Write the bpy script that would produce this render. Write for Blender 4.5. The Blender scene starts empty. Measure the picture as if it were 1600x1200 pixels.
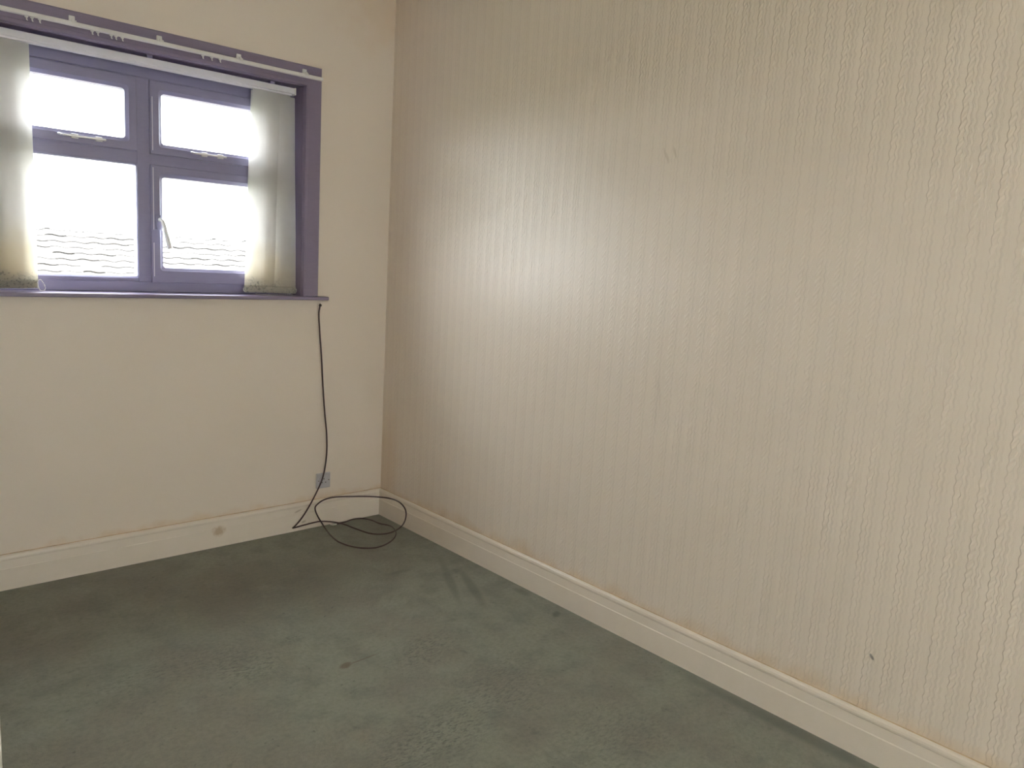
import bpy, bmesh, math, random
from mathutils import Vector, Matrix

random.seed(7)
scene = bpy.context.scene
COL = scene.collection

# ------------------------------------------------------------------ camera
F_PX = 1205.29
CAM = Vector((-2.4267, -3.7264, 1.5))
RIGHT = Vector((0.74064193, -0.66946282, 0.0571757))
UP = Vector((0.06165075, 0.15244831, 0.98638669))
FWD = Vector((0.66906555, 0.72703442, -0.15418249))
cd = bpy.data.cameras.new('camera')
cd.sensor_width = 36.0
cd.lens = F_PX * 36.0 / 1600.0
cd.clip_start = 0.02
cd.clip_end = 300
cam = bpy.data.objects.new('camera', cd)
COL.objects.link(cam)
m = Matrix((RIGHT, UP, -FWD)).transposed().to_4x4()
m.translation = CAM
cam.matrix_world = m
scene.camera = cam

# ------------------------------------------------------------------ world: bright overcast sky
world = bpy.data.worlds.new('overcast_sky')
scene.world = world
world.use_nodes = True
bg = world.node_tree.nodes['Background']
bg.inputs['Color'].default_value = (0.93, 0.955, 1.0, 1)
bg.inputs['Strength'].default_value = 1.0

# ------------------------------------------------------------------ exposure
vs = scene.view_settings
vs.view_transform = 'Standard'
vs.look = 'None'
vs.gamma = 1.0
vs.use_curve_mapping = False
vs.exposure = 4.19
scene.cycles.max_bounces = 12
scene.cycles.diffuse_bounces = 7
scene.cycles.transparent_max_bounces = 16
scene.cycles.sample_clamp_indirect = 0


# ------------------------------------------------------------------ material helpers
def mat_new(name):
    mt = bpy.data.materials.new(name)
    mt.use_nodes = True
    nt = mt.node_tree
    b = nt.nodes['Principled BSDF']
    return mt, nt, b


def nd(nt, typ, **kw):
    n = nt.nodes.new(typ)
    for k, v in kw.items():
        if k == 'op':
            n.operation = v
        else:
            setattr(n, k, v)
    return n


def mth(nt, op, a, b=None, c=None, clamp=False):
    n = nt.nodes.new('ShaderNodeMath')
    n.operation = op
    n.use_clamp = clamp
    for i, v in enumerate((a, b, c)):
        if v is None:
            continue
        if isinstance(v, (int, float)):
            n.inputs[i].default_value = v
        else:
            nt.links.new(v, n.inputs[i])
    return n.outputs[0]


def mixc(nt, fac, a, b):
    n = nt.nodes.new('ShaderNodeMix')
    n.data_type = 'RGBA'
    for sock, v in ((n.inputs[0], fac), (n.inputs[6], a), (n.inputs[7], b)):
        if isinstance(v, (int, float)):
            sock.default_value = v
        elif isinstance(v, tuple):
            sock.default_value = (v[0], v[1], v[2], 1)
        else:
            nt.links.new(v, sock)
    return n.outputs[2]


def noise(nt, vec, scale, detail=3, rough=0.5):
    n = nt.nodes.new('ShaderNodeTexNoise')
    n.inputs['Scale'].default_value = scale
    n.inputs['Detail'].default_value = detail
    n.inputs['Roughness'].default_value = rough
    nt.links.new(vec, n.inputs['Vector'])
    return n.outputs['Fac']


def ramp(nt, v, lo, hi):
    n = nt.nodes.new('ShaderNodeMapRange')
    n.interpolation_type = 'SMOOTHSTEP'
    n.inputs[1].default_value = lo
    n.inputs[2].default_value = hi
    nt.links.new(v, n.inputs[0])
    return n.outputs[0]


def posxyz(nt):
    g = nt.nodes.new('ShaderNodeNewGeometry')
    s = nt.nodes.new('ShaderNodeSeparateXYZ')
    nt.links.new(g.outputs['Position'], s.inputs[0])
    return g.outputs['Position'], s.outputs[0], s.outputs[1], s.outputs[2]


def bump(nt, b, h, strength, dist):
    n = nt.nodes.new('ShaderNodeBump')
    n.inputs['Strength'].default_value = strength
    n.inputs['Distance'].default_value = dist
    nt.links.new(h, n.inputs['Height'])
    nt.links.new(n.outputs[0], b.inputs['Normal'])


def spot(nt, a, b, ca, cb, ra, rb, ang=0.0, soft=0.5, wob=None):
    """elliptic blotch mask around (ca, cb) in the two coordinates a, b"""
    da = mth(nt, 'SUBTRACT', a, ca)
    db = mth(nt, 'SUBTRACT', b, cb)
    c, s = math.cos(ang), math.sin(ang)
    u = mth(nt, 'DIVIDE', mth(nt, 'ADD', mth(nt, 'MULTIPLY', da, c), mth(nt, 'MULTIPLY', db, s)), ra)
    v = mth(nt, 'DIVIDE', mth(nt, 'SUBTRACT', mth(nt, 'MULTIPLY', db, c), mth(nt, 'MULTIPLY', da, s)), rb)
    r = mth(nt, 'SQRT', mth(nt, 'ADD', mth(nt, 'MULTIPLY', u, u), mth(nt, 'MULTIPLY', v, v)))
    if wob is not None:
        r = mth(nt, 'ADD', r, mth(nt, 'MULTIPLY', mth(nt, 'SUBTRACT', wob, 0.5), 1.4))
    return mth(nt, 'SUBTRACT', 1.0, ramp(nt, r, 1.0 - soft, 1.0 + soft))


def simple(name, col, rough=0.5, spec=0.5, var=0.0, scale=20.0, metal=0.0):
    mt, nt, b = mat_new(name)
    p, x, y, z = posxyz(nt)
    if var:
        n = noise(nt, p, scale, 4)
        dark = tuple(c * (1 - var) for c in col)
        lite = tuple(min(1, c * (1 + var)) for c in col)
        nt.links.new(mixc(nt, n, dark, lite), b.inputs['Base Color'])
    else:
        b.inputs['Base Color'].default_value = (*col, 1)
    b.inputs['Roughness'].default_value = rough
    b.inputs['Specular IOR Level'].default_value = spec
    b.inputs['Metallic'].default_value = metal
    return mt


WALL = (0.80, 0.708, 0.622)
STAIN = (0.66, 0.47, 0.27)


def wall_paper_material():
    """cream painted cable-knit embossed wallpaper"""
    mt, nt, b = mat_new('embossed_wallpaper')
    p, x, y, z = posxyz(nt)
    w1 = noise(nt, p, 9, 2)
    w2 = noise(nt, p, 45, 2)
    # wavering vertical coordinate
    tw = mth(nt, 'SINE', mth(nt, 'ADD', mth(nt, 'MULTIPLY', z, 2 * math.pi / 0.031), mth(nt, 'MULTIPLY', w1, 9)))
    yw = mth(nt, 'ADD', y, mth(nt, 'MULTIPLY', tw, 0.0019))
    yw = mth(nt, 'ADD', yw, mth(nt, 'MULTIPLY', mth(nt, 'SUBTRACT', w2, 0.5), 0.0035))
    ph = mth(nt, 'MULTIPLY', yw, 2 * math.pi / 0.0615)
    a = mth(nt, 'COSINE', ph)
    rope = ramp(nt, a, 0.58, 0.80)
    a2 = mth(nt, 'COSINE', mth(nt, 'ADD', ph, 2.1))
    rib = ramp(nt, a2, 0.93, 0.985)
    a3 = mth(nt, 'COSINE', mth(nt, 'ADD', ph, 3.5))
    rib2 = ramp(nt, a3, 0.95, 0.99)
    twist = mth(nt, 'SINE', mth(nt, 'MULTIPLY', mth(nt, 'ADD', z, mth(nt, 'MULTIPLY', y, 1.4)), 2 * math.pi / 0.019))
    h = mth(nt, 'MULTIPLY', rope, mth(nt, 'ADD', 0.8, mth(nt, 'MULTIPLY', twist, 0.16)))
    h = mth(nt, 'ADD', h, mth(nt, 'MULTIPLY', rib, 0.4))
    h = mth(nt, 'ADD', h, mth(nt, 'MULTIPLY', rib2, 0.35))
    wear = noise(nt, p, 3.0, 3)
    h = mth(nt, 'MULTIPLY', h, mth(nt, 'ADD', 0.6, mth(nt, 'MULTIPLY', wear, 0.8)))
    h = mth(nt, 'ADD', h, mth(nt, 'MULTIPLY', noise(nt, p, 220, 3), 0.22))
    bump(nt, b, h, 0.66, 0.0024)
    # crease shade the bump lacks, painted dark either side of each embossed cable
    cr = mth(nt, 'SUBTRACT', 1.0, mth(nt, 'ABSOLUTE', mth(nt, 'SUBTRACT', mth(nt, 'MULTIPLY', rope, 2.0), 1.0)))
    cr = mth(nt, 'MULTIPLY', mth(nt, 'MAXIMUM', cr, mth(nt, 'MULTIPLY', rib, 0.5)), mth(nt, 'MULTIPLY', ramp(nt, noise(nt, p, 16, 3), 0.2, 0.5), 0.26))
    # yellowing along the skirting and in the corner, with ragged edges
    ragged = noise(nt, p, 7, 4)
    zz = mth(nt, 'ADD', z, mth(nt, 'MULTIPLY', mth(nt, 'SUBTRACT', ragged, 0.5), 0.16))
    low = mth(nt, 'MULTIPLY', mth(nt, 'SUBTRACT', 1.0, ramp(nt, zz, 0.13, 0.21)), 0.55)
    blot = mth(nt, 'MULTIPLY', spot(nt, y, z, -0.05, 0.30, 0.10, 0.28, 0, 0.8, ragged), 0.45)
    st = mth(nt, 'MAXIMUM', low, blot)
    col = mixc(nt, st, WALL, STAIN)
    vary = noise(nt, p, 1.6, 3)
    col = mixc(nt, mth(nt, 'MULTIPLY', vary, 0.25), col, (0.78, 0.68, 0.555))
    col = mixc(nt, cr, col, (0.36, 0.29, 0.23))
    speck = spot(nt, y, z, -2.846, 0.333, 0.010, 0.0045, 0.9, 0.4, w2)
    col = mixc(nt, mth(nt, 'MULTIPLY', speck, 0.75), col, (0.10, 0.085, 0.07))
    smear = spot(nt, y, z, -1.875, 1.93, 0.006, 0.03, -0.5, 0.5, w2)
    smear = mth(nt, 'MAXIMUM', smear, spot(nt, y, z, -1.91, 1.945, 0.005, 0.022, -0.4, 0.5, w2))
    col = mixc(nt, mth(nt, 'MULTIPLY', smear, 0.3), col, (0.45, 0.36, 0.26))
    nt.links.new(col, b.inputs['Base Color'])
    b.inputs['Roughness'].default_value = 0.36
    b.inputs['Specular IOR Level'].default_value = 0.6
    return mt


def wall_plain_material():
    mt, nt, b = mat_new('cream_painted_wall')
    p, x, y, z = posxyz(nt)
    vary = noise(nt, p, 1.8, 3)
    col = mixc(nt, mth(nt, 'MULTIPLY', vary, 0.3), WALL, (0.78, 0.68, 0.555))
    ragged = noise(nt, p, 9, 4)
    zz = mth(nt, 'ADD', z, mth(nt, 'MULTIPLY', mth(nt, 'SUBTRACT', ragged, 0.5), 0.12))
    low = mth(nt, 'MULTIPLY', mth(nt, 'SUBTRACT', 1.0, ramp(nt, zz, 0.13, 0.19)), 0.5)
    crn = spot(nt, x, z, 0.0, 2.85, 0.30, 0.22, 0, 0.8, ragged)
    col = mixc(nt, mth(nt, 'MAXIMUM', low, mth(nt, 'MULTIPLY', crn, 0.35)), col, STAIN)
    nt.links.new(col, b.inputs['Base Color'])
    h = mth(nt, 'ADD', noise(nt, p, 130, 3), mth(nt, 'MULTIPLY', noise(nt, p, 30, 2), 0.6))
    bump(nt, b, h, 0.18, 0.002)
    b.inputs['Roughness'].default_value = 0.5
    return mt


STREAKS = ((-0.15, -0.81, -0.36, -1.21, 0.020, .38), (-0.15, -0.98, -0.29, -1.30, 0.022, .42), (-0.46, -0.79, -0.335, -0.80, 0.016, .35))


def carpet_material():
    mt, nt, b = mat_new('worn_green_carpet')
    p, x, y, z = posxyz(nt)
    big = noise(nt, p, 1.7, 4, 0.6)
    mid = noise(nt, p, 7.0, 5, 0.62)
    fine = noise(nt, p, 60, 4, 0.7)
    grain = noise(nt, p, 420, 2, 0.6)
    G = (0.292, 0.302, 0.240)
    G2 = (0.224, 0.232, 0.190)
    BR = (0.262, 0.240, 0.196)
    col = mixc(nt, ramp(nt, mid, 0.40, 0.68), G, G2)
    # browner towards the window wall, greener towards the right wall
    col = mixc(nt, mth(nt, 'MULTIPLY', ramp(nt, big, 0.42, 0.62), 0.65), col, BR)
    bs = spot(nt, x, y, -1.05, -0.62, 0.34, 0.24, 0.2, 0.8, mid)
    bs = mth(nt, 'MAXIMUM', bs, mth(nt, 'MULTIPLY', spot(nt, x, y, -1.62, -0.45, 0.4, 0.25, 0, 0.7, mid), 0.35))
    col = mixc(nt, mth(nt, 'MULTIPLY', bs, 0.45), col, (0.135, 0.110, 0.075))
    dk = ramp(nt, noise(nt, p, 11, 6, 0.7), 0.60, 0.72)
    col = mixc(nt, mth(nt, 'MULTIPLY', dk, 0.42), col, (0.10, 0.102, 0.090))
    pale = ramp(nt, noise(nt, p, 5.3, 5, 0.7), 0.52, 0.70)
    col = mixc(nt, mth(nt, 'MULTIPLY', pale, 0.35), col, (0.33, 0.345, 0.275))
    mp = nt.nodes.new('ShaderNodeMapping')
    mp.inputs['Rotation'].default_value = (0, 0, 0.75)
    mp.inputs['Scale'].default_value = (1.0, 2.6, 1.0)
    nt.links.new(p, mp.inputs['Vector'])
    tuft = ramp(nt, noise(nt, mp.outputs[0], 30, 6, 0.75), 0.57, 0.70)
    patch = ramp(nt, noise(nt, p, 3.1, 3), 0.42, 0.62)
    col = mixc(nt, mth(nt, 'MULTIPLY', mth(nt, 'MULTIPLY', tuft, patch), 0.5), col, (0.085, 0.088, 0.078))
    # dents and dark scuffs left by furniture
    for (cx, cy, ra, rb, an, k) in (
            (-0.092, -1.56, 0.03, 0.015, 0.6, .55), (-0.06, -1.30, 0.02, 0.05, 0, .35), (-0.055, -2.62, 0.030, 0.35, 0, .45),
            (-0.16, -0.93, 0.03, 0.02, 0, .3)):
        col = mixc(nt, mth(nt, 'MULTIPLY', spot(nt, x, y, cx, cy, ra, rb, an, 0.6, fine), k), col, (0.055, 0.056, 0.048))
    # trodden, speckled scuffs
    tuft2 = ramp(nt, noise(nt, mp.outputs[0], 42, 6, 0.8), 0.48, 0.60)
    for (cx, cy, ra, rb, an, k) in (
            (-1.33, -1.19, 0.10, 0.13, 0.2, .65), (-0.74, -1.48, 0.16, 0.08, 0.3, .65), (-1.10, -1.97, 0.18, 0.12, 0.3, .65),
            (-0.70, -1.85, 0.28, 0.14, 0.4, .5), (-1.10, -1.10, 0.05, 0.03, 0.3, .6), (-0.55, -2.30, 0.2, 0.16, 0, .4),
            (-1.55, -1.05, 0.25, 0.12, 0.2, .4)):
        w_ = mth(nt, 'MULTIPLY', spot(nt, x, y, cx, cy, ra, rb, an, 0.8, mid), tuft2)
        col = mixc(nt, mth(nt, 'MULTIPLY', w_, k), col, (0.075, 0.078, 0.07))
    # long dents left by furniture feet
    for (xa, ya, xb, yb, wd, k) in STREAKS:
        L_ = math.hypot(xb - xa, yb - ya) / 2
        w_ = spot(nt, x, y, (xa + xb) / 2, (ya + yb) / 2, L_, wd, math.atan2(yb - ya, xb - xa), 0.5, fine)
        col = mixc(nt, mth(nt, 'MULTIPLY', w_, k), col, (0.09, 0.092, 0.082))
    col = mixc(nt, mth(nt, 'MULTIPLY', ramp(nt, fine, 0.35, 0.7), 0.28), col, (0.12, 0.125, 0.108))
    # rust-brown spill with its streak
    sp = spot(nt, x, y, -1.04, -1.402, 0.026, 0.016, 0.3, 0.35, fine)
    sp = mth(nt, 'MAXIMUM', sp, mth(nt, 'MULTIPLY', spot(nt, x, y, -0.965, -1.40, 0.075, 0.0035, 0.05, 0.4, fine), 0.8))
    col = mixc(nt, mth(nt, 'MULTIPLY', sp, 0.7), col, (0.15, 0.085, 0.06))
    # lint and crumbs
    lint = ramp(nt, noise(nt, p, 48, 2, 0.4), 0.715, 0.745)
    col = mixc(nt, mth(nt, 'MULTIPLY', lint, 0.35), col, (0.045, 0.043, 0.036))
    # pile edge beside the skirting
    col = mixc(nt, mth(nt, 'MULTIPLY', grain, 0.35), col, (0.12, 0.125, 0.10))
    nt.links.new(col, b.inputs['Base Color'])
    b.inputs['Roughness'].default_value = 1.0
    b.inputs['Specular IOR Level'].default_value = 0.1
    b.inputs['Sheen Weight'].default_value = 0.15
    h = mth(nt, 'ADD', mth(nt, 'MULTIPLY', grain, 0.6), mth(nt, 'ADD', fine, mth(nt, 'MULTIPLY', mid, 2.0)))
    bump(nt, b, h, 0.5, 0.006)
    return mt


def skirting_material():
    mt, nt, b = mat_new('cream_gloss_paint')
    p, x, y, z = posxyz(nt)
    n = noise(nt, p, 14, 4)
    col = mixc(nt, n, (0.76, 0.68, 0.59), (0.81, 0.73, 0.64))
    s = spot(nt, x, z, -0.964, 0.083, 0.028, 0.022, 0.0, 0.5, noise(nt, p, 60, 3))
    col = mixc(nt, mth(nt, 'MULTIPLY', s, 0.6), col, (0.46, 0.30, 0.14))
    for (cx, cz, ra, rb) in ((-0.50, 0.045, .012, .006), (-0.47, 0.03, .006, .004), (-0.53, 0.11, .02, .004)):
        s2 = spot(nt, x, z, cx, cz, ra, rb, 0.3, 0.5, n)
        col = mixc(nt, mth(nt, 'MULTIPLY', s2, 0.45), col, (0.3, 0.22, 0.13))
    nt.links.new(col, b.inputs['Base Color'])
    b.inputs['Roughness'].default_value = 0.3
    bump(nt, b, noise(nt, p, 60, 3), 0.08, 0.002)
    return mt


def brown_wood_material(name, c1, c2, rough=0.32):
    mt, nt, b = mat_new(name)
    p, x, y, z = posxyz(nt)
    mp = nt.nodes.new('ShaderNodeMapping')
    mp.inputs['Scale'].default_value = (6, 30, 30)
    nt.links.new(p, mp.inputs['Vector'])
    n = noise(nt, mp.outputs[0], 3, 4)
    nt.links.new(mixc(nt, n, c1, c2), b.inputs['Base Color'])
    b.inputs['Roughness'].default_value = rough
    bump(nt, b, n, 0.06, 0.002)
    return mt


def blind_material():
    mt = bpy.data.materials.new('cream_blind_fabric')
    mt.use_nodes = True
    nt = mt.node_tree
    nt.nodes.remove(nt.nodes['Principled BSDF'])
    out = nt.nodes['Material Output']
    p, x, y, z = posxyz(nt)
    weave = noise(nt, p, 500, 2)
    n = noise(nt, p, 22, 4)
    col = mixc(nt, n, (0.82, 0.81, 0.80), (0.88, 0.87, 0.86))
    zz = mth(nt, 'ADD', z, mth(nt, 'MULTIPLY', mth(nt, 'SUBTRACT', noise(nt, p, 12, 3), 0.5), 0.25))
    yel = mth(nt, 'SUBTRACT', 1.0, ramp(nt, zz, 1.33, 1.60))
    col = mixc(nt, mth(nt, 'MULTIPLY', yel, 0.30), col, (0.72, 0.62, 0.38))
    # mildew spots on the bottom hems
    mild = ramp(nt, noise(nt, p, 95, 3, 0.6), 0.52, 0.64)
    near = mth(nt, 'SUBTRACT', 1.0, ramp(nt, zz, 1.29, 1.37))
    col = mixc(nt, mth(nt, 'MULTIPLY', mth(nt, 'MULTIPLY', mild, near), 0.6), col, (0.22, 0.23, 0.22))
    col = mixc(nt, mth(nt, 'MULTIPLY', near, 0.22), col, (0.42, 0.43, 0.41))
    d = nt.nodes.new('ShaderNodeBsdfDiffuse')
    t = nt.nodes.new('ShaderNodeBsdfTranslucent')
    nt.links.new(col, d.inputs['Color'])
    nt.links.new(col, t.inputs['Color'])
    bm_ = nt.nodes.new('ShaderNodeBump')
    bm_.inputs['Strength'].default_value = 0.2
    bm_.inputs['Distance'].default_value = 0.001
    nt.links.new(weave, bm_.inputs['Height'])
    nt.links.new(bm_.outputs[0], d.inputs['Normal'])
    mx = nt.nodes.new('ShaderNodeMixShader')
    mx.inputs[0].default_value = 0.63
    nt.links.new(d.outputs[0], mx.inputs[1])
    nt.links.new(t.outputs[0], mx.inputs[2])
    nt.links.new(mx.outputs[0], out.inputs[0])
    return mt


def glass_material():
    mt = bpy.data.materials.new('window_glass')
    mt.use_nodes = True
    nt = mt.node_tree
    nt.nodes.remove(nt.nodes['Principled BSDF'])
    out = nt.nodes['Material Output']
    tr = nt.nodes.new('ShaderNodeBsdfTransparent')
    tr.inputs[0].default_value = (0.96, 0.98, 0.97, 1)
    gl = nt.nodes.new('ShaderNodeBsdfGlossy')
    gl.inputs['Roughness'].default_value = 0.02
    fr = nt.nodes.new('ShaderNodeLayerWeight')
    fac = mth(nt, 'ADD', 0.04, mth(nt, 'MULTIPLY', mth(nt, 'POWER', fr.outputs['Facing'], 5.0), 0.9))
    mx = nt.nodes.new('ShaderNodeMixShader')
    nt.links.new(fac, mx.inputs[0])
    nt.links.new(tr.outputs[0], mx.inputs[1])
    nt.links.new(gl.outputs[0], mx.inputs[2])
    nt.links.new(mx.outputs[0], out.inputs[0])
    return mt


def tile_material():
    mt, nt, b = mat_new('weathered_roof_tile')
    p, x, y, z = posxyz(nt)
    oi = nt.nodes.new('ShaderNodeObjectInfo')
    n = noise(nt, p, 9, 4)
    col = mixc(nt, n, (0.11, 0.10, 0.096), (0.16, 0.147, 0.14))
    col = mixc(nt, mth(nt, 'MULTIPLY', oi.outputs['Random'], 0.5), col, (0.11, 0.104, 0.10))
    nt.links.new(col, b.inputs['Base Color'])
    b.inputs['Roughness'].default_value = 0.8
    return mt


def net_material():  # translucent fabric for the added fill-light window
    mt = bpy.data.materials.new('fill_curtain_fabric')
    mt.use_nodes = True
    nt = mt.node_tree
    nt.nodes.remove(nt.nodes['Principled BSDF'])
    p, x, y, z = posxyz(nt)
    col = mixc(nt, noise(nt, p, 60, 2), (0.93, 0.915, 0.90), (0.96, 0.945, 0.93))
    t = nt.nodes.new('ShaderNodeBsdfTranslucent')
    nt.links.new(col, t.inputs['Color'])
    nt.links.new(t.outputs[0], nt.nodes['Material Output'].inputs[0])
    return mt


M = dict(
    net=net_material(),
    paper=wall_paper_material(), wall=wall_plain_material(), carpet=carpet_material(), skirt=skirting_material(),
    frame=brown_wood_material('brown_window_frame', (0.28, 0.265, 0.42), (0.32, 0.305, 0.46), 0.30),
    trim=brown_wood_material('plum_brown_gloss_paint', (0.23, 0.19, 0.28), (0.26, 0.215, 0.31), 0.30),
    blind=blind_material(), glass=glass_material(), tile=tile_material(),
    ceiling=simple('white_ceiling_paint', (0.80, 0.77, 0.70), 0.8, 0.3, 0.03, 6),
    plastic=simple('aged_white_plastic', (0.76, 0.74, 0.74), 0.4, 0.5, 0.05, 30),
    rail=simple('pale_grey_rail_paint', (0.80, 0.79, 0.86), 0.35, 0.5, 0.04, 30),
    plate=simple('grey_white_socket_plastic', (0.50, 0.475, 0.50), 0.35, 0.5, 0.05, 60),
    slot=simple('dark_socket_hole', (0.02, 0.02, 0.025), 0.6),
    screw=simple('dull_brass_screw', (0.25, 0.22, 0.18), 0.35, 0.5, 0.1, 90, 0.8),
    metal=simple('satin_metal', (0.72, 0.72, 0.74), 0.28, 0.5, 0.08, 60, 1.0),
    handle=simple('pale_handle_plastic', (0.82, 0.81, 0.84), 0.3, 0.5, 0.05, 60),
    cable=simple('dark_brown_cable_sheath', (0.075, 0.042, 0.042), 0.4, 0.5, 0.15, 40),
    tip=simple('pale_cable_core', (0.85, 0.80, 0.72), 0.5, 0.5, 0.1, 90),
    hole=simple('frayed_wall_hole', (0.06, 0.05, 0.04), 0.9, 0.2, 0.2, 80),
    crack=simple('brown_dust_crack', (0.58, 0.44, 0.29), 0.9, 0.2, 0.4, 14),
    door=simple('white_gloss_door_paint', (0.80, 0.79, 0.75), 0.35, 0.5, 0.03, 8),
    brick=simple('outer_brick', (0.32, 0.18, 0.13), 0.9, 0.3, 0.2, 30),
    ground=simple('garden_ground', (0.16, 0.18, 0.12), 1.0, 0.1, 0.3, 0.7),
)


# ------------------------------------------------------------------ object helpers
def link(name, me, material=None, parent=None):
    o = bpy.data.objects.new(name, me)
    COL.objects.link(o)
    if material is not None:
        me.materials.clear()
        me.materials.append(material)
    if parent is not None:
        o.parent = parent
        o.matrix_parent_inverse = parent_world(parent).inverted()
    return o


def parent_world(p):
    # things and parts carry their shape in world coordinates: only the root Empties are moved
    if p.parent is None:
        return Matrix.Translation(p.location)
    return Matrix.Identity(4)


def empty(name, loc=(0, 0, 0)):
    o = bpy.data.objects.new(name, None)
    o.location = loc
    o.empty_display_size = 0.1
    COL.objects.link(o)
    return o


def tag(o, label=None, cat=None, group=None, kind=None):
    if label:
        o['label'] = label
    if cat:
        o['category'] = cat
    if group:
        o['group'] = group
    if kind:
        o['kind'] = kind
    return o


def from_bm(name, bm, material, parent=None, smooth=False):
    bmesh.ops.recalc_face_normals(bm, faces=bm.faces)
    me = bpy.data.meshes.new(name)
    bm.to_mesh(me)
    bm.free()
    if smooth:
        for f in me.polygons:
            f.use_smooth = True
    return link(name, me, material, parent)


def add_box(bm, lo, hi, bevel=0.0):
    r = bmesh.ops.create_cube(bm, size=1.0)
    c = [(lo[i] + hi[i]) / 2 for i in range(3)]
    s = [hi[i] - lo[i] for i in range(3)]
    for v in r['verts']:
        v.co = Vector((c[0] + v.co.x * s[0], c[1] + v.co.y * s[1], c[2] + v.co.z * s[2]))
    if bevel:
        es = set()
        for v in r['verts']:
            es.update(v.link_edges)
        bmesh.ops.bevel(bm, geom=list(es), offset=bevel, segments=2, affect='EDGES', profile=0.5)


def box(name, lo, hi, material, parent=None, bevel=0.0):
    bm = bmesh.new()
    add_box(bm, lo, hi, bevel)
    return from_bm(name, bm, material, parent)


def add_loft(bm, rings, closed=True, caps=False):
    vr = [[bm.verts.new(p) for p in r] for r in rings]
    n = len(vr[0])
    for a, b in zip(vr, vr[1:]):
        for i in range(n if closed else n - 1):
            j = (i + 1) % n
            bm.faces.new((a[i], a[j], b[j], b[i]))
    if caps:
        bm.faces.new(vr[0])
        bm.faces.new(vr[-1])


def rrect(x0, x1, z0, z1, r, y, seg=5):
    pts = []
    for cx, cz, a0 in ((x1 - r, z1 - r, 0), (x0 + r, z1 - r, 90), (x0 + r, z0 + r, 180), (x1 - r, z0 + r, 270)):
        for k in range(seg + 1):
            a = math.radians(a0 + 90 * k / seg)
            pts.append(Vector((cx + r * math.cos(a), y, cz + r * math.sin(a))))
    return pts


def add_frame(bm, outer, inner, y_front, y_back, r_in=0.010, bead=0.010, bead_drop=0.012):
    """rectangular frame ring: outer/inner = (x0,x1,z0,z1); bevelled inner bead"""
    ox0, ox1, oz0, oz1 = outer
    ix0, ix1, iz0, iz1 = inner
    e = 0.003
    rings = [rrect(ox0, ox1, oz0, oz1, .0005, y_back), rrect(ox0, ox1, oz0, oz1, .0005, y_front + e),
             rrect(ox0 + e, ox1 - e, oz0 + e, oz1 - e, .0008, y_front),
             rrect(ix0 - bead - e, ix1 + bead + e, iz0 - bead - e, iz1 + bead + e, r_in, y_front),
             rrect(ix0 - bead, ix1 + bead, iz0 - bead, iz1 + bead, r_in, y_front + e),
             rrect(ix0, ix1, iz0, iz1, r_in, y_front + bead_drop), rrect(ix0, ix1, iz0, iz1, r_in, y_back)]
    rings.append(rings[0])
    vr = [[bm.verts.new(p) for p in r] for r in rings[:-1]]
    vr.append(vr[0])
    n = len(vr[0])
    for a, b in zip(vr, vr[1:]):
        for i in range(n):
            j = (i + 1) % n
            bm.faces.new((a[i], a[j], b[j], b[i]))


def tube_mesh(name, pts, radius, seg=10, radii=None):
    """swept tube through points"""
    bm = bmesh.new()
    n = len(pts)
    up = Vector((0, 0, 1))
    rings = []
    prev = None
    for i, p in enumerate(pts):
        d = (pts[min(i + 1, n - 1)] - pts[max(i - 1, 0)]).normalized()
        if prev is None:
            a = d.cross(up)
            if a.length < 1e-3:
                a = d.cross(Vector((1, 0, 0)))
            a.normalize()
        else:
            a = (prev - d * prev.dot(d)).normalized()
        prev = a
        b = d.cross(a)
        r = radii[i] if radii else radius
        rings.append([p + a * r * math.cos(2 * math.pi * k / seg) + b * r * math.sin(2 * math.pi * k / seg) for k in range(seg)])
    add_loft(bm, rings, True, True)
    bmesh.ops.recalc_face_normals(bm, faces=bm.faces)
    me = bpy.data.meshes.new(name)
    bm.to_mesh(me)
    bm.free()
    for f in me.polygons:
        f.use_smooth = True
    return me


def catmull(pts, sub=8):
    out = []
    n = len(pts)
    for i in range(n - 1):
        p0, p1, p2, p3 = pts[max(i - 1, 0)], pts[i], pts[i + 1], pts[min(i + 2, n - 1)]
        for k in range(sub):
            t = k / sub
            out.append(0.5 * ((2 * p1) + (p2 - p0) * t + (2 * p0 - 5 * p1 + 4 * p2 - p3) * t * t + (3 * p1 - p0 - 3 * p2 + p3) * t ** 3))
    out.append(pts[-1])
    return out


# ------------------------------------------------------------------ room shell
XL, YF, ZC = -2.90, -6.5, 2.90            # left wall, wall behind the photographer, ceiling
WX0, WX1, WZ0, WZ1 = -1.983, -0.527, 1.252, 2.313   # window opening
WT = 0.22                                # outer wall thickness

tag(box('floor', (XL - .2, YF - .2, -0.12), (0.15, 0.02, 0.0), M['carpet']), 'worn grey-green carpet with stains', kind='structure')
tag(box('ceiling', (XL - .2, YF - .2, ZC), (0.15, WT, ZC + .12), M['ceiling']), kind='structure')
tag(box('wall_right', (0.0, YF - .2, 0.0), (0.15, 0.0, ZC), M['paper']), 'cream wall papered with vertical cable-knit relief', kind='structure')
tag(box('wall_left', (XL - .15, YF - .2, 0), (XL, 0.0, ZC), M['wall']), kind='structure')
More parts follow.
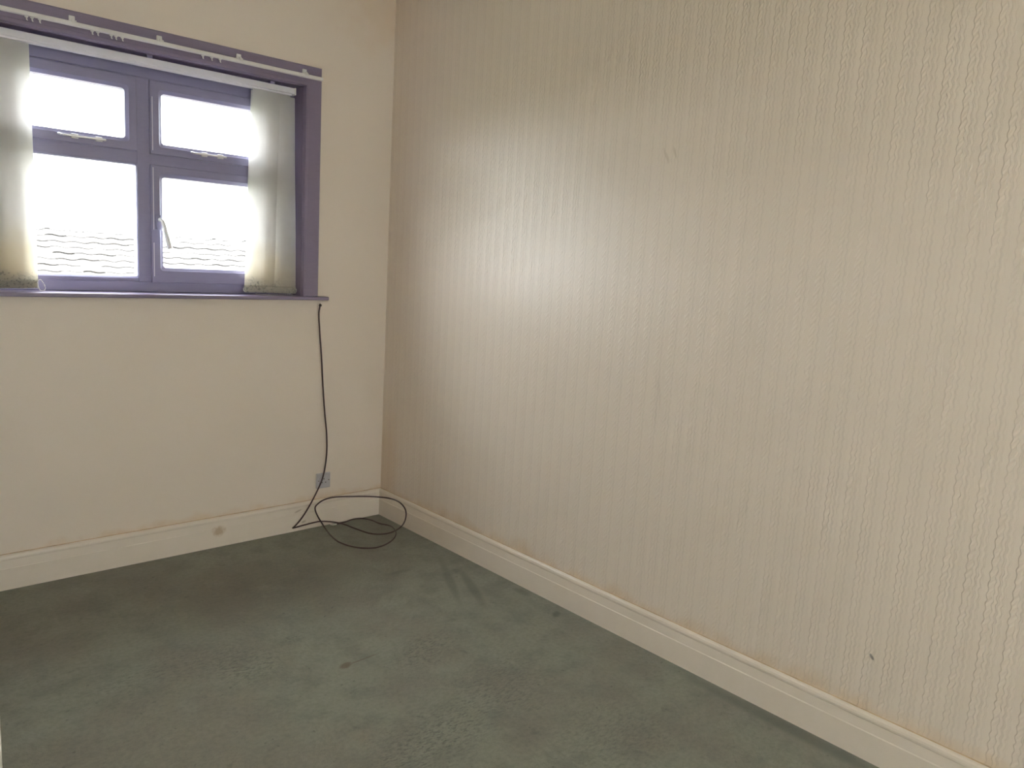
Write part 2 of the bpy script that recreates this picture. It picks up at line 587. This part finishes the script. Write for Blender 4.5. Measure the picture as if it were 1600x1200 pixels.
# wall behind the photographer, with an invented curtained window added for fill light
GX0, GX1, GZ0, GZ1 = -2.78, -0.95, 0.35, 2.65
bm = bmesh.new()
for lo, hi in (((XL, YF - .15, 0), (0, YF, GZ0)), ((XL, YF - .15, GZ1), (0, YF, ZC)),
               ((XL, YF - .15, GZ0), (GX0, YF, GZ1)), ((GX1, YF - .15, GZ0), (0, YF, GZ1))):
    add_box(bm, lo, hi)
tag(from_bm('wall_front', bm, M['wall']), kind='structure')
fill_win = tag(empty('fill_window', (-1.5, YF - .08, GZ0)), kind='structure')
for k in range(3):
    a = GX0 + (GX1 - GX0) * k / 3
    b = GX0 + (GX1 - GX0) * (k + 1) / 3
    bm = bmesh.new()
    add_frame(bm, (a, b, GZ0, GZ1), (a + .05, b - .05, GZ0 + .05, GZ1 - .05), YF - .10, YF - .05, .004, .008, .008)
    fr_ = from_bm('frame', bm, M['frame'], fill_win)
    # panes
    box('glass_pane', (a + .045, YF - .078, GZ0 + .045), (b - .045, YF - .072, GZ1 - .045), M['glass'], fr_)
bm = bmesh.new()
for lo, hi in (((XL - .15, 0, -.12), (0.15, WT, WZ0)), ((XL - .15, 0, WZ1), (0.15, WT, ZC)),
               ((XL - .15, 0, WZ0), (WX0, WT, WZ1)), ((WX1, 0, WZ0), (0.15, WT, WZ1))):
    add_box(bm, lo, hi)
tag(from_bm('wall_back', bm, M['wall']), 'cream painted wall around the window', kind='structure')

# net curtain added to diffuse the fill light of the invented window
net = fill_win
bm = bmesh.new()
n = 180
ra, rb = [], []
for i in range(n + 1):
    xx = GX0 - .08 + (GX1 - GX0 + .16) * i / n
    yy = YF + .06 + .022 * math.sin(i * .62) + .008 * math.sin(i * .23)
    ra.append(Vector((xx, yy, GZ1 + .05)))
    rb.append(Vector((xx, yy + .006 * math.sin(i * .41), GZ0 - .15)))
add_loft(bm, [ra, rb], False)
from_bm('fill_curtain', bm, M['net'], net, True)
link('fill_curtain_pole', tube_mesh('fill_curtain_pole', [Vector((GX0 - .1, YF + .06, GZ1 + .06)), Vector((-1.85, YF + .06, GZ1 + .06)), Vector((GX1 + .1, YF + .06, GZ1 + .06))], .01), M['metal'], net)

# skirting boards: profile (thickness, height)
PROF = [(0.0, 0.0), (.020, 0.0), (.020, .093), (.0178, .0965), (.0150, .1295), (.0172, .1325), (.0178, .139), (.0160, .1465), (.0110, .1515), (0.0, .153)]


def skirting(name, a, b, normal, mit_a, mit_b):
    d = (b - a).normalized()
    bm = bmesh.new()
    r0, r1 = [], []
    for t, z in PROF:
        off = normal * t + Vector((0, 0, z))
        r0.append(a + off + d * t * mit_a)
        r1.append(b + off - d * t * mit_b)
    add_loft(bm, [r0, r1], True, True)
    return tag(from_bm(name, bm, M['skirt']), kind='structure')


skirting('baseboard_right', Vector((0, 0, 0)), Vector((0, YF, 0)), Vector((-1, 0, 0)), 1, 1)
skirting('baseboard_back', Vector((XL, 0, 0)), Vector((0, 0, 0)), Vector((0, -1, 0)), 1, 1)
skirting('baseboard_left', Vector((XL, YF, 0)), Vector((XL, 0, 0)), Vector((1, 0, 0)), 1, 1)

# dusty shrinkage gap along the top of the skirting (ragged thin bead)
for nm, axis in (('trim_1', 'y'), ('trim_2', 'x')):
    bm = bmesh.new()
    L = 4.3 if axis == 'y' else 2.9
    n = 160
    prev = None
    for i in range(n + 1):
        s = L * i / n
        w = 0.0012 + 0.0012 * random.random()
        if s < 0.12:
            w += 0.003 * (1 - s / 0.12)
        pts = [(0.0, 0.1528), (0.003, 0.1528), (0.0016, 0.153 + w), (0.0, 0.1535 + w)]
        ring = [Vector((-t, -s, z)) if axis == 'y' else Vector((-s, -t, z)) for t, z in pts]
        ring = [bm.verts.new(p) for p in ring]
        if prev:
            for k in range(3):
                bm.faces.new((prev[k], prev[k + 1], ring[k + 1], ring[k]))
        prev = ring
    tag(from_bm(nm, bm, M['crack']), 'brown dust line along the top of the skirting', kind='structure')

# ------------------------------------------------------------------ window
win = empty('window_1', ((WX0 + WX1) / 2, 0.10, WZ0))
tag(win, 'dark plum-brown framed four-pane window', kind='structure')
YFR, YBK = 0.100, 0.165
SILL_T, SILL_B = 1.270, 1.252
MX0, MX1 = -1.286, -1.226                # mullion
TZ0, TZ1 = 1.848, 1.906                  # transom
HEAD = 2.222
FX0, FX1, FZ0 = -1.915, -0.595, 1.322     # inside of the outer frame
bm = bmesh.new()
add_frame(bm, (WX0, WX1, SILL_T, WZ1), (FX0, FX1, FZ0, HEAD), YFR, YBK, .004, .004, .004)
from_bm('outer_frame', bm, M['frame'], win)
box('mullion', (MX0, YFR + .001, FZ0 - .003), (MX1, YBK - .002, HEAD + .003), M['frame'], win, .003)
box('transom', (FX0 - .003, YFR + .002, TZ0), (MX0 + .002, YBK - .003, TZ1), M['frame'], win, .003)
box('transom', (MX1 - .002, YFR + .002, TZ0 + .002), (FX1 + .003, YBK - .003, TZ1 - .002), M['frame'], win, .003)
# thin pale strips drawn in as the highlight line along the mullion
for z0, z1 in ((1.345, 1.50), (1.56, 1.84), (1.915, 2.15)):
    box('highlight_strip', (-1.2235, YFR - .0145, z0), (-1.2205, YFR - .0135 + .001, z1), M['rail'], win)


def sash(name, outer, pane):
    bm = bmesh.new()
    add_frame(bm, outer, pane, YFR - .014, YBK - .01, .014, .012, .012)
    s = from_bm(name, bm, M['frame'], win)
    x0, x1, z0, z1 = pane
    box('glass_pane', (x0 - .006, .132, z0 - .006), (x1 + .006, .138, z1 + .006), M['glass'], s)
    return s


TL = sash('fanlight_sash', (FX0 + .002, MX0 - .001, TZ1 - .004, HEAD - .001), (FX0 + .050, -1.335, 1.953, 2.166))
TR = sash('fanlight_sash', (MX1 - .006, FX1 - .002, TZ1 - .008, HEAD - .001), (-1.179, FX1 - .052, 1.947, 2.170))
BR = sash('casement_sash', (MX1 - .006, FX1 - .002, FZ0 - .006, TZ0 + .004), (-1.179, FX1 - .052, 1.386, 1.801))
bm = bmesh.new()
add_frame(bm, (FX0 - .001, MX0 + .001, FZ0 - .001, TZ0 + .001), (FX0 + .012, -1.288, 1.343, 1.843), YFR + .004, YBK - .012, .006, .007, .012)
BL = from_bm('glazing_bead', bm, M['frame'], win)
box('glass_pane', (FX0 + .006, .132, 1.337), (-1.282, .138, 1.849), M['glass'], BL)

# fanlight stays: peg plate, bar and curled end
for s, xa, xb, z in ((TL, -1.585, -1.418, 1.930), (TR, -1.035, -0.885, 1.926)):
    st = box('window_stay', (xa, YFR - .024, z - .004), (xb, YFR - .018, z + .004), M['metal'], s, .0015)
    bm = bmesh.new()
    for xx in (xa + .045, xb - .028):
        add_box(bm, (xx - .014, YFR - .021, z - .010), (xx + .014, YFR - .013, z + .010), .002)
    from_bm('peg_plate', bm, M['metal'], st)
    pts = catmull([Vector((xa, YFR - .021, z)), Vector((xa - .014, YFR - .026, z + .002)), Vector((xa - .02, YFR - .034, z + .001)), Vector((xa - .012, YFR - .040, z - .002))], 5)
    link('curled_end', tube_mesh('curled_end', pts, .0042, 8), M['metal'], st)
# casement lever handle on the meeting stile
bm = bmesh.new()
add_box(bm, (-1.213, YFR - .022, 1.560), (-1.191, YFR - .013, 1.628), .003)
hb = from_bm('casement_handle', bm, M['frame'], BR)
hp = [Vector((-1.200, YFR - .024, 1.606)), Vector((-1.196, YFR - .046, 1.602)), Vector((-1.190, YFR - .052, 1.585)),
      Vector((-1.180, YFR - .052, 1.545)), Vector((-1.169, YFR - .050, 1.505)), Vector((-1.162, YFR - .048, 1.478))]
hp = catmull(hp, 5)
link('lever', tube_mesh('lever', hp, .006, 10, [.0072 + .0035 * i / len(hp) for i in range(len(hp))]), M['handle'], hb)
bm = bmesh.new()
bmesh.ops.create_uvsphere(bm, u_segments=10, v_segments=6, radius=.009, matrix=Matrix.Translation((-1.199, YFR - .028, 1.606)))
from_bm('spindle_cap', bm, M['handle'], hb, True)

# lining boards of the reveal, sill board
box('jamb_lining', (WX1 - .002, -.002, SILL_T), (WX1 + .012, YFR + .004, WZ1 + .012), M['trim'], win)
box('jamb_lining', (WX0 - .012, -.002, SILL_T), (WX0 + .002, YFR + .004, WZ1 + .012), M['trim'], win)
box('head_lining', (WX0 - .012, -.002, WZ1 - .002), (WX1 + .012, YFR + .004, WZ1 + .012), M['trim'], win)
bm = bmesh.new()
add_box(bm, (-2.12, -.055, SILL_B), (-.391, YFR + .01, SILL_T), .004)
from_bm('window_sill', bm, M['trim'], win)

# architrave boards, mitred, moulded
trim = empty('trim_3', ((WX0 + WX1) / 2, 0, WZ1))
tag(trim, 'wide plum-brown painted architrave round the window', kind='structure')
AO = 0.088
APROF = [(0.0, 0.0), (0.0, .024), (.003, .028), (.014, .028), (.017, .026), (AO - .006, .026), (AO - .001, .022), (AO, .016), (AO, 0.0)]


def architrave(name, a, b, out, m0, m1):
    d = (b - a).normalized()
    r0, r1 = [], []
    for w, t in APROF:
        off = out * w + Vector((0, -t, 0))
        r0.append(a + off - d * w * m0)
        r1.append(b + off + d * w * m1)
    bm = bmesh.new()
    add_loft(bm, [r0, r1], True, True)
    return from_bm(name, bm, M['trim'], trim)


architrave('architrave_board', Vector((WX1, 0, SILL_T)), Vector((WX1, 0, WZ1)), Vector((1, 0, 0)), 0, 1.12)
architrave('architrave_board', Vector((WX0, 0, SILL_T)), Vector((WX0, 0, WZ1)), Vector((-1, 0, 0)), 0, 1.12)
AO_TOP = 0.099
APROF = [(w * AO_TOP / AO, t) for w, t in APROF]
architrave('architrave_board', Vector((WX0, 0, WZ1)), Vector((WX1, 0, WZ1)), Vector((0, 0, 1)), .889, .889)

# ------------------------------------------------------------------ vertical blind
blind = tag(empty('vertical_blind', (-1.25, .045, 2.268)), 'cream vertical blind with its slats drawn back to both sides of the window', 'blind')
bm = bmesh.new()
add_box(bm, (-1.972, .018, 2.271), (-.562, .058, 2.299), .003)
hr = from_bm('headrail', bm, M['rail'], blind)
bm = bmesh.new()
add_box(bm, (-1.970, .026, 2.262), (-.575, .034, 2.2715), .001)
add_box(bm, (-1.970, .044, 2.262), (-.575, .052, 2.2715), .001)
from_bm('track_lip', bm, M['rail'], hr)
bm = bmesh.new()
add_box(bm, (-.566, .016, 2.266), (-.558, .060, 2.301), .002)
from_bm('end_cap', bm, M['plastic'], hr)
for xx in (-1.9, -1.25, -.68):
    box('fixing_clip', (xx - .012, .020, 2.298), (xx + .012, .056, 2.3125), M['frame'], hr, .001)


def slat(xt0, xt1, xb0, xb1, y0, y1, bow, z_top=2.262, z_bot=1.283, seed=0):
    """one hanging fabric slat: top edge xt0..xt1, bottom edge xb0..xb1, depth y0 (left edge) .. y1 (right edge)"""
    rnd = random.Random(seed)
    nx, nz = 8, 26
    th = 0.0011
    front, back = [], []
    for j in range(nz + 1):
        v = j / nz
        z = z_top + (z_bot - z_top) * v
        a, b = xt0 + (xb0 - xt0) * v, xt1 + (xb1 - xt1) * v
        fr, bk = [], []
        for i in range(nx + 1):
            u = i / nx
            x = a + (b - a) * u
            y = y0 + (y1 - y0) * u - bow * 4 * u * (1 - u) + 0.0025 * math.sin(v * 9 + seed + u * 2) * v
            fr.append(Vector((x, y - th / 2, z)))
            bk.append(Vector((x, y + th / 2, z)))
        front.append(fr)
        back.append(bk)
    bm = bmesh.new()
    rings = [f + list(reversed(b)) for f, b in zip(front, back)]
    add_loft(bm, rings, True, True)
    s = from_bm('slat', bm, M['blind'], blind, False)
    # hem pocket holding the bottom weight
    bm = bmesh.new()
    hz0, hz1 = z_bot - .001, z_bot + .034
    rr = []
    for z, k in ((hz0, .0018), (hz0 + .004, .0034), (hz1 - .006, .0034), (hz1, .0010)):
        ring_f, ring_b = [], []
        for i in range(nx + 1):
            u = i / nx
            x = xb0 + (xb1 - xb0) * u
            y = y0 + (y1 - y0) * u - bow * 4 * u * (1 - u) + 0.0025 * math.sin(9 + seed + u * 2)
            ring_f.append(Vector((x, y - k, z)))
            ring_b.append(Vector((x, y + k, z)))
        rr.append(ring_f + list(reversed(ring_b)))
    add_loft(bm, rr, True, True)
    from_bm('hem_weight', bm, M['blind'], s)
    # hanger clip at the top
    xm = (xt0 + xt1) / 2
    ym = (y0 + y1) / 2
    bm = bmesh.new()
    add_box(bm, (xm - .012, ym - .003, z_top - .012), (xm + .012, ym + .003, z_top + .006), .001)
    from_bm('hanger', bm, M['plastic'], s)
    return s


# right stack
slat(-.775, -.625, -.812, -.655, .034, .040, .006, seed=1)
slat(-.710, -.578, -.715, -.560, .046, .040, .004, seed=2, z_bot=1.281)
slat(-.770, -.600, -.800, -.620, .066, .060, .002, seed=4)
slat(-.640, -.549, -.640, -.529, .056, .050, .003, seed=3, z_bot=1.280, z_top=2.258)
# left stack
slat(-1.850, -1.706, -1.840, -1.704, .036, .040, .006, seed=5)
slat(-1.900, -1.760, -1.890, -1.745, .048, .046, .004, seed=6, z_bot=1.281)
slat(-1.880, -1.715, -1.872, -1.712, .066, .062, .003, seed=8)
slat(-1.965, -1.830, -1.960, -1.815, .057, .052, .003, seed=7)


def bead_chain(name, pts):
    bm = bmesh.new()
    pl = catmull(pts, 6)
    acc, last = 0.0, pl[0]
    for p in pl:
        acc += (p - last).length
        last = p
        if acc > .0036:
            acc = 0
            bmesh.ops.create_icosphere(bm, subdivisions=1, radius=.0027, matrix=Matrix.Translation(p))
    return from_bm(name, bm, M['plastic'], blind, True)


bead_chain('bottom_chain', [Vector(p) for p in ((-1.708, .032, 1.312), (-1.698, .030, 1.320), (-1.688, .028, 1.306), (-1.681, .028, 1.286), (-1.686, .028, 1.274), (-1.699, .029, 1.274), (-1.705, .031, 1.288), (-1.708, .032, 1.306))])
bead_chain('bottom_chain', [Vector(p) for p in ((-.760, .027, 1.276), (-.72, .026, 1.273), (-.68, .026, 1.274), (-.62, .026, 1.273), (-.56, .03, 1.275))])
bead_chain('bottom_chain', [Vector(p) for p in ((-.814, .030, 1.306), (-.820, .028, 1.300), (-.818, .028, 1.290), (-.812, .030, 1.286))])
bead_chain('bottom_chain', [Vector(p) for p in ((-.530, .044, 1.306), (-.5305, .040, 1.300), (-.531, .040, 1.290), (-.532, .044, 1.286))])

# ------------------------------------------------------------------ curtain track
track = tag(empty('curtain_track', (-1.2, -.045, 2.354)), 'thin white plastic curtain track with gliders fixed across the top architrave', 'curtain track')
bm = bmesh.new()
ring = [(-.038, 2.363), (-.052, 2.363), (-.054, 2.361), (-.054, 2.348), (-.051, 2.346), (-.048, 2.348), (-.042, 2.348), (-.039, 2.346), (-.036, 2.348), (-.036, 2.361)]
add_loft(bm, [[Vector((-2.08, y, z)) for y, z in ring], [Vector((-.449, y, z)) for y, z in ring]], True, True)
from_bm('rail', bm, M['plastic'], track)
bm = bmesh.new()
add_box(bm, (-.014, -.050, 2.360), (.014, -.027, 2.369), .0015)
add_box(bm, (-.011, -.036, 2.366), (.011, -.026, 2.388), .002)
add_box(bm, (-.005, -.056, 2.358), (.005, -.046, 2.372), .001)
me = bpy.data.meshes.new('bracket')
bmesh.ops.recalc_face_normals(bm, faces=bm.faces)
bm.to_mesh(me)
bm.free()
me.materials.append(M['plastic'])
for x in (-1.89, -1.565, -1.226, -.873, -.540):
    o = link('bracket', me, None, track)
    o.location.x = x
bm = bmesh.new()
add_box(bm, (-.006, -.049, 2.341), (.006, -.041, 2.350), .001)
tr_ = [Vector((0, -.045, 2.343)), Vector((.0005, -.0455, 2.338)), Vector((.001, -.046, 2.332)), Vector((.003, -.046, 2.3295))]
rings = []
for p, r in zip(tr_, (.0036, .0029, .0029, .0022)):
    rings.append([p + Vector((r * math.cos(2 * math.pi * k / 8), r * math.sin(2 * math.pi * k / 8), 0)) for k in range(8)])
add_loft(bm, rings, True, True)
bmesh.ops.recalc_face_normals(bm, faces=bm.faces)
me = bpy.data.meshes.new('glider')
bm.to_mesh(me)
bm.free()
me.materials.append(M['plastic'])
for x in (-1.727, -1.708, -1.682, -1.494, -1.473, -1.422, -1.404, -1.379, -1.043, -1.003, -.965):
    o = link('glider', me, None, track)
    o.location.x = x
    o.rotation_euler = (0, random.uniform(-.0, .0), 0)

# ------------------------------------------------------------------ wall socket
sock = tag(empty('wall_socket', (-.377, 0, .212)), 'small grey-white single wall socket above the skirting near the corner', 'socket')
SX0, SX1, SZ0, SZ1 = -.419, -.335, .213, .299
rings = [rrect(SX0, SX1, SZ0, SZ1, .004, 0.0, 3), rrect(SX0, SX1, SZ0, SZ1, .004, -.006, 3),
         rrect(SX0 + .003, SX1 - .003, SZ0 + .003, SZ1 - .003, .004, -.0095, 3)]
bm = bmesh.new()
add_loft(bm, rings, True, True)
from_bm('face_plate', bm, M['plate'], sock)
cx, cz = (SX0 + SX1) / 2, (SZ0 + SZ1) / 2
rings = [rrect(cx - .026, cx + .026, cz - .027, cz + .025, .006, -.009, 3), rrect(cx - .025, cx + .025, cz - .026, cz + .024, .006, -.0112, 3)]
bm = bmesh.new()
add_loft(bm, rings, True, True)
from_bm('socket_outlet', bm, M['plate'], sock)
for (a0, a1, b0, b1) in ((-.002, .002, .006, .014), (-.0145, -.0075, -.012, -.0075), (.0075, .0145, -.012, -.0075)):
    box('pin_slot', (cx + a0, -.0116, cz + b0), (cx + a1, -.0104, cz + b1), M['slot'], sock)
for sx in (-.031, .031):
    bm = bmesh.new()
    bmesh.ops.create_cone(bm, cap_ends=True, segments=14, radius1=.0036, radius2=.0030, depth=.0016,
                          matrix=Matrix.Translation((cx + sx, -.0103, cz + .001)) @ Matrix.Rotation(math.radians(90), 4, 'X'))
    from_bm('fixing_screw', bm, M['screw'], sock)

# ------------------------------------------------------------------ cable
def pix(px, py):
    return (FWD + RIGHT * ((px - 800) / F_PX) - UP * ((py - 600) / F_PX))


def on(px, py, axis, val):
    d = pix(px, py)
    return CAM + d * ((val - CAM[axis]) / d[axis])


ORG, SC = (420.0, 660.0), 5.454
path = []
for px, py, yy in ((500.5, 477, -.004), (499.5, 481, -.012), (498.3, 492, -.014), (499.8, 520, -.013), (502.5, 560, -.012), (505, 610, -.011),
                   (507.5, 645, -.011), (510.6, 682, -.012)):
    path.append(on(px, py, 1, yy))
for cxx, cyy, yy in ((490, 300, -.016), (460, 470, -.022), (400, 610, -.030), (330, 740, -.034), (270, 830, -.032), (222, 885, -.028), (203, 900, -.026)):
    path.append(on(ORG[0] + cxx / SC, ORG[1] + cyy / SC, 1, yy))
down = catmull(path, 8)
R_C = 0.0040
path2 = [path[-1]]
# (crop x, crop y, plane axis, value): 2 = resting on the carpet, 1/0 = held off the floor by its own spring
LOOP = [(222, 896, 1, -.028), (300, 875, 1, -.030), (400, 850, 1, -.034), (450, 843, 1, -.040), (540, 848, 1, -.048), (640, 868, 2, R_C),
        (740, 905, 2, R_C), (860, 945, 2, R_C), (960, 952, 2, R_C), (1050, 935, 2, R_C + .002), (1120, 895, 2, .012),
        (1155, 850, 0, -.075), (1170, 790, 0, -.095), (1160, 735, 0, -.105), (1115, 682, 0, -.115), (1040, 650, 1, -.175), (950, 637, 1, -.155),
        (860, 631, 1, -.135), (700, 631, 1, -.115), (560, 637, 1, -.10), (470, 660, 1, -.085), (412, 700, 1, -.075), (395, 735, 1, -.07),
        (415, 795, 1, -.062), (460, 870, 1, -.055), (490, 915, 2, .006), (530, 965, 2, R_C), (600, 1020, 2, R_C), (720, 1060, 2, R_C), (850, 1072, 2, R_C),
        (960, 1055, 2, R_C), (1050, 1005, 2, R_C), (1083, 950, 2, R_C + .004), (1070, 912, 2, R_C + .007), (1030, 880, 2, R_C + .004), (940, 860, 2, R_C),
        (880, 835, 2, R_C), (800, 818, 2, R_C), (720, 825, 2, R_C), (650, 848, 2, R_C + .004), (580, 867, 2, .008)]
for a, b, ax, v in LOOP:
    path2.append(on(ORG[0] + a / SC, ORG[1] + b / SC, ax, v))
full = down[:-1] + catmull(path2, 6)
cable = tag(empty('cable', full[0]), 'dark brown cable hanging from below the sill and looped in the corner', 'cable')
link('sheath', tube_mesh('sheath', full, R_C), M['cable'], cable)
e0 = full[-1]
e1 = on(ORG[0] + 548 / SC, ORG[1] + 872 / SC, 1, -.050)
e2 = on(ORG[0] + 524 / SC, ORG[1] + 870 / SC, 1, -.046)
link('bare_core', tube_mesh('bare_core', [e0, e1, e2], .0034, 8, [.0036, .0034, .0026]), M['tip'], cable)
bm = bmesh.new()
p0 = on(500.5, 477, 1, 0)
ringa = [[p0 + Vector((r * (1 + .25 * math.sin(k * 2.3)) * math.cos(2 * math.pi * k / 12), y, r * (1 + .3 * math.cos(k * 1.7)) * math.sin(2 * math.pi * k / 12))) for k in range(12)]
         for r, y in ((.0085, -.0002), (.0075, -.002), (.0045, -.0028))]
add_loft(bm, ringa, True, True)
from_bm('entry_grommet', bm, M['hole'], cable)

# ------------------------------------------------------------------ open door at the left edge
hinge = Vector((XL + .004, -1.360, 0))
free = Vector((on(4, 1199, 1, -1.395).x, -1.360, 0))
door = empty('door_1', hinge)
tag(door, 'white painted door standing open at the left edge', kind='structure')
dv = (free - hinge)
DW = dv.length
ang = math.atan2(dv.y, dv.x)
dm = Matrix.Translation(hinge) @ Matrix.Rotation(ang, 4, 'Z')
bm = bmesh.new()
add_box(bm, (0, -.035, .008), (.11, 0, 2.0), .002)
add_box(bm, (DW - .11, -.035, .008), (DW, 0, 2.0), .002)
for z0, z1 in ((.008, .21), (.86, 1.02), (1.88, 2.0)):
    add_box(bm, (.108, -.034, z0), (DW - .108, -.001, z1), .002)
bmesh.ops.transform(bm, matrix=dm, verts=bm.verts)
from_bm('door_leaf', bm, M['door'], door)
for z0, z1 in ((.20, .87), (1.01, 1.89)):
    bm = bmesh.new()
    add_box(bm, (.10, -.024, z0), (DW - .10, -.011, z1), 0)
    add_box(bm, (.16, -.029, z0 + .06), (DW - .16, -.006, z1 - .06), .004)
    bmesh.ops.transform(bm, matrix=dm, verts=bm.verts)
    from_bm('door_panel', bm, M['door'], door)
bm = bmesh.new()
for sy in (-.05, .0):
    add_box(bm, (DW - .085, sy + .002 if sy == 0 else -.040, .93), (DW - .045, sy + .008 if sy == 0 else -.0345, 1.08), .002)
bmesh.ops.transform(bm, matrix=dm, verts=bm.verts)
from_bm('handle_plate', bm, M['metal'], door)
for sgn in (1, -1):
    yb = .008 if sgn > 0 else -.040
    pts = catmull([Vector((DW - .065, yb, 1.02)), Vector((DW - .065, yb + sgn * .035, 1.02)), Vector((DW - .075, yb + sgn * .045, 1.02)), Vector((DW - .17, yb + sgn * .045, 1.015))], 5)
    pts = [dm @ p for p in pts]
    link('door_handle', tube_mesh('door_handle', pts, .008, 10), M['metal'], door)

# ------------------------------------------------------------------ outside: neighbour's roof and ground
tag(box('ground', (-90, -90, -3.4), (90, 90, -3.2), M['ground']), kind='structure')
roof = tag(empty('neighbour_roof', (2.4, 14.0, 0)), 'pale tiled roof of the neighbouring house seen outside through the window', 'roof')
PITCH = math.radians(28)
RX0, RX1 = -1.2, 7.2
RIDGE_Y, RIDGE_Z = 13.2, 1.66
GA, TW_ = 0.22, 0.35
slope = Vector((0, -math.cos(PITCH), -math.sin(PITCH)))
nrm = Vector((0, -math.sin(PITCH), math.cos(PITCH)))
# deck below the tiles, both slopes, with a gable wall
bm = bmesh.new()
eave = Vector((0, RIDGE_Y, RIDGE_Z)) + slope * 5.2
far = Vector((0, 2 * RIDGE_Y - eave.y, eave.z))
prof = [Vector((0, RIDGE_Y, RIDGE_Z - .03)), eave - nrm * .03, eave - nrm * .16, Vector((0, RIDGE_Y, RIDGE_Z - .22)), far - Vector((0, 0, .16)), far]
add_loft(bm, [[p + Vector((RX0, 0, 0)) for p in prof], [p + Vector((RX1, 0, 0)) for p in prof]], True, True)
from_bm('roof_deck', bm, M['tile'], roof)
box('house_wall', (RX0 + .3, eave.y + .5, -3.2), (RX1 - .3, far.y - .5, eave.z + .2), M['brick'], roof)
bm = bmesh.new()
nseg = 6
prof_t = []
for k in range(nseg + 1):
    u = k / nseg
    prof_t.append((-TW_ / 2 + TW_ * u, .014 * math.sin(math.pi * 2 * u) + .004))
top = [Vector((x, 0, h)) for x, h in prof_t]
ra = [Vector((x, 0, h)) for x, h in prof_t] + [Vector((x, 0, h - .014)) for x, h in reversed(prof_t)]
L = GA + .05
rb = [Vector((v.x, -L, v.z + .030)) for v in ra]
add_loft(bm, [ra, rb], True, True)
bmesh.ops.recalc_face_normals(bm, faces=bm.faces)
tme = bpy.data.meshes.new('roof_tile')
bm.to_mesh(tme)
bm.free()
tme.materials.append(M['tile'])
cols = int((RX1 - RX0) / TW_)
rows = 12
for r in range(rows):
    for c in range(cols):
        p = Vector((RX0 + TW_ * (c + .5), RIDGE_Y, RIDGE_Z)) + slope * (GA * r + .05) + nrm * .004
        o = bpy.data.objects.new('roof_tile', tme)
        COL.objects.link(o)
        o.parent = roof
        o.matrix_parent_inverse = Matrix.Translation(-roof.location)
        o.location = p + Vector((0, 0, random.uniform(-.006, .006)))
        o.rotation_euler = (PITCH + random.uniform(-.022, .022), 0, random.uniform(-.02, .02))
bm = bmesh.new()
rr = []
for k in range(9):
    a = math.pi * k / 8
    rr.append((.11 * math.cos(a), .09 * math.sin(a) - .01))
ring0 = [Vector((0, y, z)) for y, z in rr] + [Vector((0, y * .85, z * .85 - .004)) for y, z in reversed(rr)]
ring1 = [Vector((.44, v.y * .93, v.z * .93)) for v in ring0]
add_loft(bm, [ring0, ring1], True, True)
bmesh.ops.recalc_face_normals(bm, faces=bm.faces)
rme = bpy.data.meshes.new('ridge_tile')
bm.to_mesh(rme)
bm.free()
rme.materials.append(M['tile'])
for k in range(int((RX1 - RX0) / .42)):
    o = bpy.data.objects.new('ridge_tile', rme)
    COL.objects.link(o)
    o.parent = roof
    o.matrix_parent_inverse = Matrix.Translation(-roof.location)
    o.location = (RX0 + .42 * k, RIDGE_Y, RIDGE_Z + .01)
